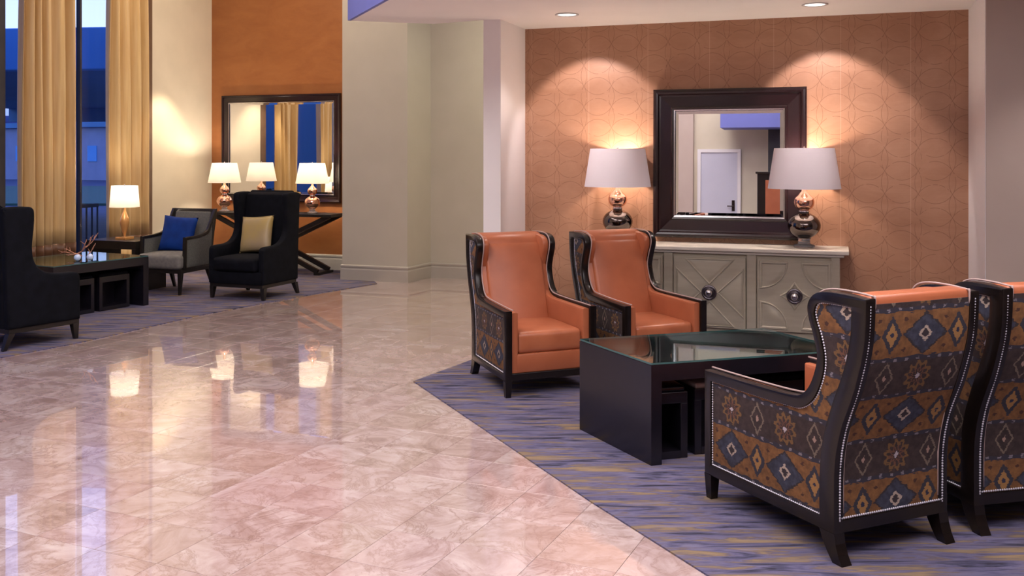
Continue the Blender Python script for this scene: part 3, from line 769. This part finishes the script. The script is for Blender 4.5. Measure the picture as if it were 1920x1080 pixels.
M['stool_leather'] = noisy('pale_stool_leather', (.42, .34, .34), (.36, .29, .29), 6, .4)
ta = math.atan2(.30, .955)
pc = Vector(T[1])+Vector((.2905+.02, .088-.0))+Vector((-.13, .27))
stool((.765, 5.312, CZ), ta-.05, .19, .56, .36, 'narrow dark stool tucked against the left end panel of the glass table', 'table_wood')
stool((1.06, 5.40, CZ), ta, .34, .50, .36, 'cube stool with pale top under the middle of the glass table')
stool((1.43, 5.52, CZ), ta, .26, .46, .36, 'dark cube stool under the right end of the glass table', 'black_fabric')

# ------------------------------------------------------------------ carved cabinet
cw0, cw1 = .70, 2.70; cm = (cw0+cw1)/2; co_ = AW(cm, .215)
cb = empty('cabinet', (co_.x, co_.y, CZ), AA, 'greige carved sideboard with ivory top under the square mirror', 'cabinet')
HWc = (cw1-cw0)/2; DY = .205
mk('body', B(-HWc, HWc, -DY+.02, DY, .13, .815, bev=.003), 'cab', cb)
mk('top', B(-HWc-.075, HWc+.075, -DY-.035, DY+.005, .822, .853, bev=.006), 'cab_top', cb)
mk('cornice', B(-HWc-.04, HWc+.04, -DY-.012, DY, .800, .822, bev=.006), 'cab_top', cb)
mk('plinth', B(-HWc-.01, HWc+.01, -DY-.004, DY, .085, .135, bev=.006), 'cab', cb)
for sx_ in (-1, 1):
    for sy_ in (-1, 1): mk('leg', taper(bmesh.new(), (sx_*(HWc-.05), sy_*(DY-.05)), (sx_*(HWc-.05), sy_*(DY-.05)), 0, .087, .03, .045), 'cab', cb)
def raised(bm, poly, y0):
    """moulded panel facing -y : rim, hollow and a hipped field"""
    c = sum((Vector(p) for p in poly), Vector((0, 0)))/len(poly)
    loops = []
    size = sum((Vector(p)-c).length for p in poly)/len(poly)
    for inset, h in ((0, 0), (.004, .009), (.011, .010), (.016, .001), (.019, -.001), (.05, .006)):
        k = max(.15, 1-inset/size*1.35)
        loops.append([bm.verts.new((c.x+(p[0]-c.x)*k, y0-h, c.y+(p[1]-c.y)*k)) for p in poly])
    n = len(poly)
    for a, b in zip(loops, loops[1:]):
        for i in range(n): bm.faces.new((a[i], a[(i+1) % n], b[(i+1) % n], b[i]))
    t = bm.verts.new((c.x, y0-.013, c.y)); l = loops[-1]
    for i in range(n): bm.faces.new((l[i], l[(i+1) % n], t))
DZ0, DZ1 = .20, .772; DHW = .287; DC = (DZ0+DZ1)/2; DHH = (DZ1-DZ0)/2
def door(cx, style):
    d = mk('door', B(-DHW, DHW, -.024, .0, -DHH, DHH, bev=.003), 'cab', cb); d.location = (cx, -DY+.018, DC)
    a, b = DHW-.014, DHH-.014; y0 = -.0235
    bm = bmesh.new()
    if style == 'cross':
        g = .055
        for pl in ([(-a+g*1.25, b), (a-g*1.25, b), (0, g*1.1)], [(-a+g*1.25, -b), (0, -g*1.1), (a-g*1.25, -b)], [(-a, -b+g*1.25), (-a, b-g*1.25), (-g*1.1, 0)], [(a, b-g*1.25), (a, -b+g*1.25), (g*1.1, 0)]):
            q = bmesh.new(); raised(q, pl, y0); mk('raised_panel', q, 'cab', d, ang=20)
    else:
        R_ = .225
        for qx, qz in ((-1, 1), (1, 1), (1, -1), (-1, -1)):
            pl = [(qx*a, qz*b)]+[(qx*(a-R_*math.cos(k*PI/20)), qz*(b-R_*math.sin(k*PI/20))) for k in range(11)]
            q = bmesh.new(); raised(q, pl, y0); mk('raised_panel', q, 'cab', d, ang=20)
        st_ = []
        for k in range(4):
            a0 = k*PI/2; st_.append((.115*math.cos(a0), .115*math.sin(a0)))
            for f_ in (.25, .5, .75):
                p = Vector((.115*math.cos(a0), .115*math.sin(a0))).lerp(Vector((.115*math.cos(a0+PI/2), .115*math.sin(a0+PI/2))), f_); st_.append(tuple(p*(1-.16*math.sin(f_*PI))))
        q = bmesh.new(); raised(q, st_, y0); mk('star_moulding', q, 'cab', d, ang=20)
    kb = mk('knob', move(lathe([(0, 0), (.060, 0), (.062, .006), (.056, .014), (.047, .014), (.043, .008), (.030, .010), (0, .012)], 28), Matrix.Translation((0, -.030, 0)) @ Matrix.Rotation(PI/2, 4, 'X')), 'knob_ring', d, smooth=True)
    mk('crystal_ball', move(lathe([(.001, 0), (.018, .002), (.028, .012), (.030, .024), (.024, .037), (.012, .044), (0, .046)], 24), Matrix.Translation((0, -.038, 0)) @ Matrix.Rotation(PI/2, 4, 'X')), 'steel', kb, smooth=True)
for cx, stl in ((1.040-cm, 'round'), (1.706-cm, 'cross'), (2.370-cm, 'round')): door(cx, stl)
for tt in (.735, 1.373, 2.038, 2.675):
    w_ = .033 if tt in (.735, 2.675) else .038
    mk('stile', B(tt-cm-w_+.002, tt-cm+w_-.002, -DY-.004, -DY+.022, .137, .798, bev=.003), 'cab', cb)
mk('side_moulding', B(HWc, HWc+.008, -DY+.06, DY-.04, .20, .76, bev=.003), 'cab', cb)

# ------------------------------------------------------------------ mirrors
def mirror(name, t0, t1, z0, z1, fw, wallf, label, mat, tilt=0, dep=.05):
    w, h = (t1-t0)/2, (z1-z0)/2; c = wallf((t0+t1)/2, .012+h*math.sin(tilt))
    r = empty(name, (c.x, c.y, (z0+z1)/2), AA, label, 'mirror'); r.rotation_euler = (-tilt, 0, AA)
    prof = [(0, 0), (0, .8), (.06, .98), (.14, 1.0), (.22, .93), (.27, .62), (.34, .55), (.80, .42), (.86, .55), (.93, .5), (1, .3), (1, .0)]
    bm = bmesh.new(); loops = []
    for i_, y_ in prof: loops.append([bm.verts.new((sx_*(w-fw*i_), -dep*y_, sz_*(h-fw*i_))) for sx_, sz_ in ((-1, -1), (1, -1), (1, 1), (-1, 1))])
    for a, b in zip(loops, loops[1:]+loops[:1]):
        for k in range(4): bm.faces.new((a[k], a[(k+1) % 4], b[(k+1) % 4], b[k]))
    mk('frame', bm, mat, r)
    bm = bmesh.new(); loops = []
    for i_, y_ in ((fw-.004, .008), (fw+.028, .0125)): loops.append([bm.verts.new((sx_*(w-i_), -y_, sz_*(h-i_))) for sx_, sz_ in ((-1, -1), (1, -1), (1, 1), (-1, 1))])
    for k in range(4): bm.faces.new((loops[0][k], loops[0][(k+1) % 4], loops[1][(k+1) % 4], loops[1][k]))
    bm.faces.new(loops[1]); g = mk('mirror_glass', bm, 'mirror', r)
    bm = bmesh.new(); loops = []
    for i_, y_ in ((fw-.010, .012), (fw-.010, .026), (fw-.001, .024), (fw-.001, .010)): loops.append([bm.verts.new((sx_*(w-i_), -y_, sz_*(h-i_))) for sx_, sz_ in ((-1, -1), (1, -1), (1, 1), (-1, 1))])
    for a, b in zip(loops, loops[1:]+loops[:1]):
        for k in range(4): bm.faces.new((a[k], a[(k+1) % 4], b[(k+1) % 4], b[k]))
    mk('bevel_glint', bm, 'steel', r)['label'] = 'thin pale strip added for the bevel reflection'  # silver strip added as the bright reflection of the glass bevel
    mk('backing', B(-w+.02, w-.02, -.004, .0, -h+.02, h-.02), 'black_wood', r)
    return r
mirror('wall_mirror', 1.183, 2.450, .902, 2.168, .185, AW, 'square mirror in a wide mahogany frame above the carved cabinet', 'espresso_mirror', math.radians(1.05), .055)
mirror('wall_mirror', .205, 2.143, .945, 2.470, .115, OWp, 'large landscape mirror in dark frame on the burnt-orange lounge wall', 'espresso_mirror', 0, .05)

# ------------------------------------------------------------------ lamps
def lamp(loc, rot, label, group, s, body, shade, sh, power, dense, sock='lamp_metal', baseh=.03):
    """sh = (z0, z1, r0, r1)"""
    r = empty('table_lamp', loc, rot, label, 'table lamp', group)
    for nm, prof, mt, n in body:
        if nm == 'plinth': mk(nm, B(-prof[0], prof[0], -prof[0], prof[0], prof[1], prof[2], bev=.004), mt, r)
        else: mk(nm, lathe(prof, n), mt, r, smooth=True)
    z0, z1, r0, r1 = sh; zt = (z0+z1)/2
    top = body[-1][1][-1][1] if body[-1][0] != 'plinth' else z0
    mk('stem', tube([(0, 0, top-.01), (0, 0, z1-.01)], .006), 'steel', r)
    sd = mk('lamp_shade', lathe([(r0, z0), (r1, z1), (r1-.003, z1), (r0-.003, z0), (r0, z0)], 48), shade, r, ang=40)
    mk('bulb', lathe([(0, zt-.045), (.014, zt-.04), (.028, zt), (.020, zt+.03), (0, zt+.04)], 16), 'bulb', r, smooth=True)
    bm = tube([(-r1+.004, 0, z1-.012), (r1-.004, 0, z1-.012)], .0025, 6); tube([(0, -r1+.004, z1-.012), (0, r1-.004, z1-.012)], .0025, 6, bm); mk('spider', bm, 'steel', r)
    mk('finial', lathe([(0, z1-.015), (.006, z1-.01), (.009, z1+.004), (.006, z1+.014), (0, z1+.018)], 12), 'steel', r, smooth=True)
    l = light('POINT', 'lamp_light', (loc[0], loc[1], loc[2]+zt+.07), power, (1, .84, .68), .045)
    return r
def gourd(s, m_up, m_low, m_base):
    return [('foot', [(0, 0), (.082*s, 0), (.086*s, .012*s), (.082*s, .024*s), (.05*s, .03*s), (.046*s, .062*s), (.056*s, .075*s), (0, .077*s)], m_base, 32),
            ('lower_bulb', [(.052*s, .075*s)]+[(s*(.118*math.sin(a)+.014*math.sin(a)**2), s*(.180-.108*math.cos(a))) for a in [.42+i*.2 for i in range(12)]]+[(.030*s, .292*s)], m_low, 40),
            ('neck_ring', [(.034*s, .286*s), (.044*s, .292*s), (.044*s, .302*s), (.032*s, .308*s)], 'steel', 32),
            ('upper_bulb', [(.030*s, .306*s)]+[(s*.082*math.sin(a), s*(.372-.072*math.cos(a))) for a in [.45+i*.2 for i in range(11)]]+[(.022*s, .462*s), (.018*s, .50*s), (.018*s, .53*s)], m_up, 40)]
p = AW(.90, .20); q = AW(2.435, .21)
NB = gourd(.98, 'copper_glass', 'lamp_metal', 'crystal')
lamp((p.x, p.y, .860), AA, 'smoked-glass gourd table lamp on the cabinet, left of the square mirror', 'lamps on the carved cabinet', 1, NB, 'shade_dense', (.475, .800, .285, .235), 15, 1)
lamp((q.x, q.y, .860), AA, 'smoked-glass gourd table lamp on the cabinet, right of the square mirror', 'lamps on the carved cabinet', 1, gourd(.98, 'copper_glass', 'lamp_metal', 'crystal'), 'shade_dense', (.475, .800, .285, .235), 15, 1)

# ------------------------------------------------------------------ lounge: console, lamps, tables, chairs
def CP(t, off=0): return AW(t, off, (-4.5, 13.6))
c = CP(1.32); con = empty('console_table', (c.x, c.y, CZ), AA, 'dark narrow console table with crossed legs below the landscape mirror', 'console table')
mk('tabletop', B(-.975, .975, -.20, .20, .775, .815, bev=.004), 'black_wood', con)
def bar(bm, a, b, w, d):
    a = Vector(a); b = Vector(b); t = (b-a).normalized(); s = Vector((0, 1, 0)); u = t.cross(s).normalized()
    vs = []
    for p_ in (a, b): vs.append([bm.verts.new(p_+u*w*i+s*d*j) for i, j in ((-1, -1), (1, -1), (1, 1), (-1, 1))])
    bm.faces.new(vs[0][::-1]); bm.faces.new(vs[1])
    for k in range(4): bm.faces.new((vs[0][k], vs[0][(k+1) % 4], vs[1][(k+1) % 4], vs[1][k]))
    return bm
for y_ in (-.15, .15):
    mk('crossed_leg', bar(bmesh.new(), (-.90, y_, .785), (.75, y_, .045), .03, .022), 'black_wood', con)
    mk('crossed_leg', bar(bmesh.new(), (.90, y_+.045, .785), (-.75, y_+.045, .045), .03, .022), 'black_wood', con)
mk('stretcher', B(.70, .78, -.17, .215, 0, .035), 'black_wood', con); mk('stretcher', B(-.78, -.70, -.17, .215, 0, .035), 'black_wood', con)
for t, lab in ((.503, 'glowing gourd lamp on the lounge console, the one by the cream wall'), (1.90, 'glowing gourd lamp on the lounge console behind the right side of the black wing chair')):
    p = CP(t)
    lamp((p.x, p.y, .824), AA, lab, 'lamps on the lounge console', 1, gourd(.80, 'copper_glass', 'copper_glass', 'crystal'), 'shade_glow', (.40, .675, .225, .17), 28, 0)
# end table and its amber lamp
et = empty('end_table', (-4.63, 11.52, CZ), AA, 'dark end table carrying the amber lamp beside the gold curtain', 'end table')
mk('tabletop', B(-.36, .36, -.27, .27, .50, .595, bev=.004), 'black_wood', et)
for sx_ in (-1, 1): mk('side_panel', B(sx_*.36-(.05 if sx_ > 0 else 0), sx_*.36+(.05 if sx_ < 0 else 0), -.27, .27, 0, .50), 'black_wood', et)
mk('shelf', B(-.31, .31, -.26, .26, .12, .15), 'black_wood', et)
lamp((-4.62, 11.45, .603), AA, 'glowing lamp with slender amber base on the end table by the curtain', None, 1,
     [('plinth', (.075, 0, .03), 'amber', 0), ('body', [(.015, .03), (.012, .05), (.018, .07), (.040, .13), (.055, .20), (.045, .26), (.020, .32), (.012, .35), (.012, .38)], 'amber', 28)],
     'shade_glow', (.385, .640, .170, .150), 18, 0)
# lounge coffee table
u_ = Vector((-.46, -.888)); v_ = Vector((-.888, .46)); C1 = Vector((-3.88, 10.25))
LT = [C1+v_*.95, C1, C1+u_*1.15, C1+u_*1.15+v_*.95]
LTt, lo_, lc_ = coffee('coffee_table', [LT[0], LT[1], LT[2], LT[3]], 'dark lacquered coffee table in the far lounge with branch sculpture on it', th=.07, glass=True)
for off, lab in ((.36, 'dark cube stool under the lounge table, nearer the grey chair'), (.80, 'dark cube stool under the lounge table, nearer the black armchair on the left')):
    p = C1+u_*off+v_*.30; stool((p.x, p.y, CZ), math.atan2(u_.y, u_.x), .38, .42, .36, lab, 'black_fabric', 'stools nested under the lounge table')
# branch sculpture
bs = empty('branch_sculpture', (-4.47, 9.98, .535), 0, 'rose-gold branch sculpture lying on the lounge coffee table', 'ornament')
bm = bmesh.new(); rnd = random.Random(5)
def branch(p, d, L, r, depth):
    pts = [p]; q_ = p.copy()
    for k in range(4):
        d = (d+Vector((rnd.uniform(-.35, .35), rnd.uniform(-.35, .35), rnd.uniform(-.28, .28)))).normalized(); q_ = q_+d*L/4; q_.z = max(.012, q_.z); pts.append(q_.copy())
    tube(pts, [r*(1-.15*k) for k in range(5)], 6, bm)
    if depth:
        for k in (2, 3, 4):
            nd = (d+Vector((rnd.uniform(-1, 1), rnd.uniform(-1, 1), rnd.uniform(-.1, 1.1)))).normalized(); branch(pts[k], nd, L*.6, r*.7, depth-1)
branch(Vector((-.13, -.02, .05)), Vector((1, .1, .35)), .28, .016, 2); branch(Vector((.0, .0, .03)), Vector((-1, -.2, .5)), .2, .014, 2); branch(Vector((.08, .0, .02)), Vector((.5, .3, .9)), .17, .012, 1)
mk('branches', move(bm, Matrix.Scale(.62, 4)), 'drift', bs, smooth=True)
for (x, y), lab in (((-4.40, 9.72), 'small pale blue glass ball on the lounge table, left of its twin'), ((-4.29, 9.76), 'small pale blue glass ball on the lounge table, right of its twin')):
    M.setdefault('ball', new_mat('pale_blue_glass', (.62, .74, 1), .08, 0, Coat_Weight=1))
    tag(mk('glass_ball', lathe([(0, 0)]+[(.034*math.sin(a), .034-.034*math.cos(a)) for a in [.25*k for k in range(1, 12)]]+[(0, .068)], 20), 'ball', loc=(x, y, .535), smooth=True), lab, 'glass ball', 'glass balls on the lounge table')
# black wing chairs
def wing(loc, rot, label):
    r = empty('wing_chair', loc, rot, label, 'armchair', 'black wing chairs of the lounge')
    yo = lambda s: .34-s
    pr = smoothp([(0, .17, 1), (0, .50), (.015, .565), (.06, .585), (.22, .59), (.34, .62), (.42, .70), (.445, .82), (.43, .98), (.425, 1.10), (.44, 1.155), (.50, 1.17), (.64, 1.172), (.685, 1.155), (.69, 1.10), (.665, .60), (.65, .17, 1)])
    for sg in (-1, 1):
        a, b = sorted((sg*.375, sg*.295)); mk('side_wing', plate([pr], a, b, .018, yo), 'black_fabric', r, ang=45)
        mk('leg', taper(bmesh.new(), (sg*.345, yo(.03)), (sg*.34, yo(.04)), 0, .135, .016, .028), 'black_wood', r)
        mk('leg', taper(bmesh.new(), (sg*.345, yo(.68)), (sg*.34, yo(.62)), 0, .135, .016, .028), 'black_wood', r)
    bk = smoothp([(.50, .17, 1), (.515, .46), (.54, .8), (.575, 1.10), (.60, 1.15), (.65, 1.165), (.68, 1.14), (.66, .60), (.645, .17, 1)])
    mk('backrest', plate([bk], -.30, .30, .02, yo), 'black_fabric', r, ang=45)
    mk('seat_base', B(-.345, .345, yo(.55), yo(-.02), .17, .31, bev=.015), 'black_fabric', r, ang=40)
    mk('seat_cushion', move(puff(.290, .285, .075, .04, .02, 5, .02), Matrix.Translation((0, yo(.24), .385))), 'black_fabric', r, smooth=True)
    mk('base_rail', B(-.355, .355, yo(.64), yo(.0), .130, .172, bev=.004), 'black_wood', r)
    return r
wc = wing((-2.935, 10.955, CZ), math.radians(158.3), 'black wing chair with a gold cushion in front of the lounge console')
copy_chair(wc, (-4.261, 8.281, CZ), math.radians(-30.7), 'black wing chair seen from behind, cut off by the left edge of the picture')
# grey framed chair
gc = empty('accent_chair', (-3.96, 11.30, CZ), math.atan2(.30, -.95), 'grey upholstered chair with dark wooden frame and blue cushion', 'chair')
yo = lambda s: .31-s
mk('seat_cushion', move(puff(.29, .305, .085, .045, .015, 5, .01), Matrix.Translation((0, yo(.29), .375))), 'grey_fabric', gc, smooth=True)
mk('seat_frame', B(-.29, .29, yo(.58), yo(.02), .245, .292, bev=.005), 'black_wood', gc)
for sg in (-1, 1):
    mk('leg', taper(bmesh.new(), (sg*.265, yo(.03)), (sg*.265, yo(.045)), 0, .25, .013, .024), 'black_wood', gc)
    mk('leg', taper(bmesh.new(), (sg*.275, yo(.66)), (sg*.265, yo(.56)), 0, .25, .013, .024), 'black_wood', gc)
    arm = smoothp([(.06, .29, 1), (.07, .62), (.10, .655), (.30, .665), (.48, .70), (.56, .80), (.66, .955, 1), (.695, .955, 1), (.62, .60), (.585, .29, 1)])
    inn = smoothp([(.10, .31, 1), (.11, .60), (.13, .625), (.30, .635), (.50, .665), (.565, .73), (.60, .80), (.59, .60), (.55, .31, 1)])
    a, b = sorted((sg*.31, sg*.275)); mk('arm_frame', plate([arm, inn], a, b, .004, yo), 'black_wood', gc, ang=35)
    a, b = sorted((sg*.303, sg*.283)); mk('arm_panel', plate([inn], a, b, .002, yo), 'grey_back', gc, ang=35)
bkf = Matrix.Translation((0, yo(.57), .44)) @ Matrix.Rotation(math.radians(13), 4, 'X')
bm = plate([[(-.285, 0), (-.285, .525), (.285, .525), (.285, 0)], [(-.245, .04), (.245, .04), (.245, .485), (-.245, .485)]], -.018, .018, .004); bm = move(bm, Matrix.Rotation(PI/2, 4, 'Z')); mk('back_frame', move(bm, bkf), 'black_wood', gc, ang=35)
mk('back_cushion', move(puff(.245, .030, .225, .022, 0, 4, .015), bkf @ Matrix.Translation((0, .012, .262))), 'grey_back', gc, smooth=True)
# throw cushions
def pillow(name, label, mat, s, loc, rz, lean, roll=0):
    n = 16; bm = bmesh.new(); top = {}; bot = {}
    for i in range(n+1):
        for j in range(n+1):
            u, v = -1+2*i/n, -1+2*j/n; e_ = (1-u**4)*(1-v**4)
            pin = 1-.07*(1-abs(v))*(abs(u)**3) if True else 1
            x = s/2*u*(1-.06*(1-v*v)*u*u); z = s/2*v*(1-.06*(1-u*u)*v*v); th = .065*max(0, e_)**.55
            top[i, j] = bm.verts.new((x, th, z)); bot[i, j] = top[i, j] if e_ < 1e-6 else bm.verts.new((x, -th, z))
    for i in range(n):
        for j in range(n):
            bm.faces.new((top[i, j], top[i+1, j], top[i+1, j+1], top[i, j+1]))
            q_ = [bot[i, j], bot[i, j+1], bot[i+1, j+1], bot[i+1, j]]
            bm.faces.new(q_) if len(set(q_)) == 4 and not all(k in top.values() for k in q_) else None
    o = mk(name, bm, mat, smooth=True); o.location = loc; o.rotation_euler = Matrix.Rotation(rz, 3, 'Z').to_4x4().to_3x3().to_euler()
    o.rotation_euler = (Matrix.Rotation(rz, 3, 'Z') @ Matrix.Rotation(lean, 3, 'X') @ Matrix.Rotation(roll, 3, 'Y')).to_euler()
    return tag(o, label, 'cushion')
def onchair(o, x, y, z):
    m_ = Matrix.Translation(o.location) @ Matrix.Rotation(o.rotation_euler.z, 4, 'Z'); v = m_ @ Vector((x, y, z)); return tuple(v)
pillow('cushion', 'square gold satin cushion leaning in the black wing chair', 'gold_fabric', .43, onchair(wc, .03, -.075, .690), wc.rotation_euler.z, math.radians(14), math.radians(4))
pillow('cushion', 'square royal blue cushion leaning in the grey chair', 'blue_fabric', .43, onchair(gc, .02, -.075, .665), gc.rotation_euler.z+math.radians(10), math.radians(16), math.radians(-4))

# ------------------------------------------------------------------ what the niche mirror shows, behind the viewer
bk_ = struct('trim_3', B(0, 2.6, .3, 1.0, 2.55, 3.15), 'blue_lit_tone', loc=RW(7.55), rotz=RA)
struct('wall_rear_column', B(0, .9, .0, .35, 0, 3.2), 'window_frame', loc=RW(8.42), rotz=RA)
struct('wall_rear_pier', B(0, 1.9, .0, .15, 0, H3), 'greige', loc=RW(5.0), rotz=RA)
rx = RW(8.75, 1.3)
dk = empty('cabinet', rx, RA, 'tall dark cabinet with orange front panel, behind the viewer, seen in the square mirror', 'cabinet')
mk('body', B(-.45, .45, -.2, .2, 0, 1.64, bev=.01), 'espresso', dk); mk('top', B(-.48, .48, -.23, .24, 1.64, 1.68, bev=.006), 'espresso', dk); mk('front_panel', B(-.30, .38, .20, .22, .15, 1.52, bev=.005), 'leather', dk)
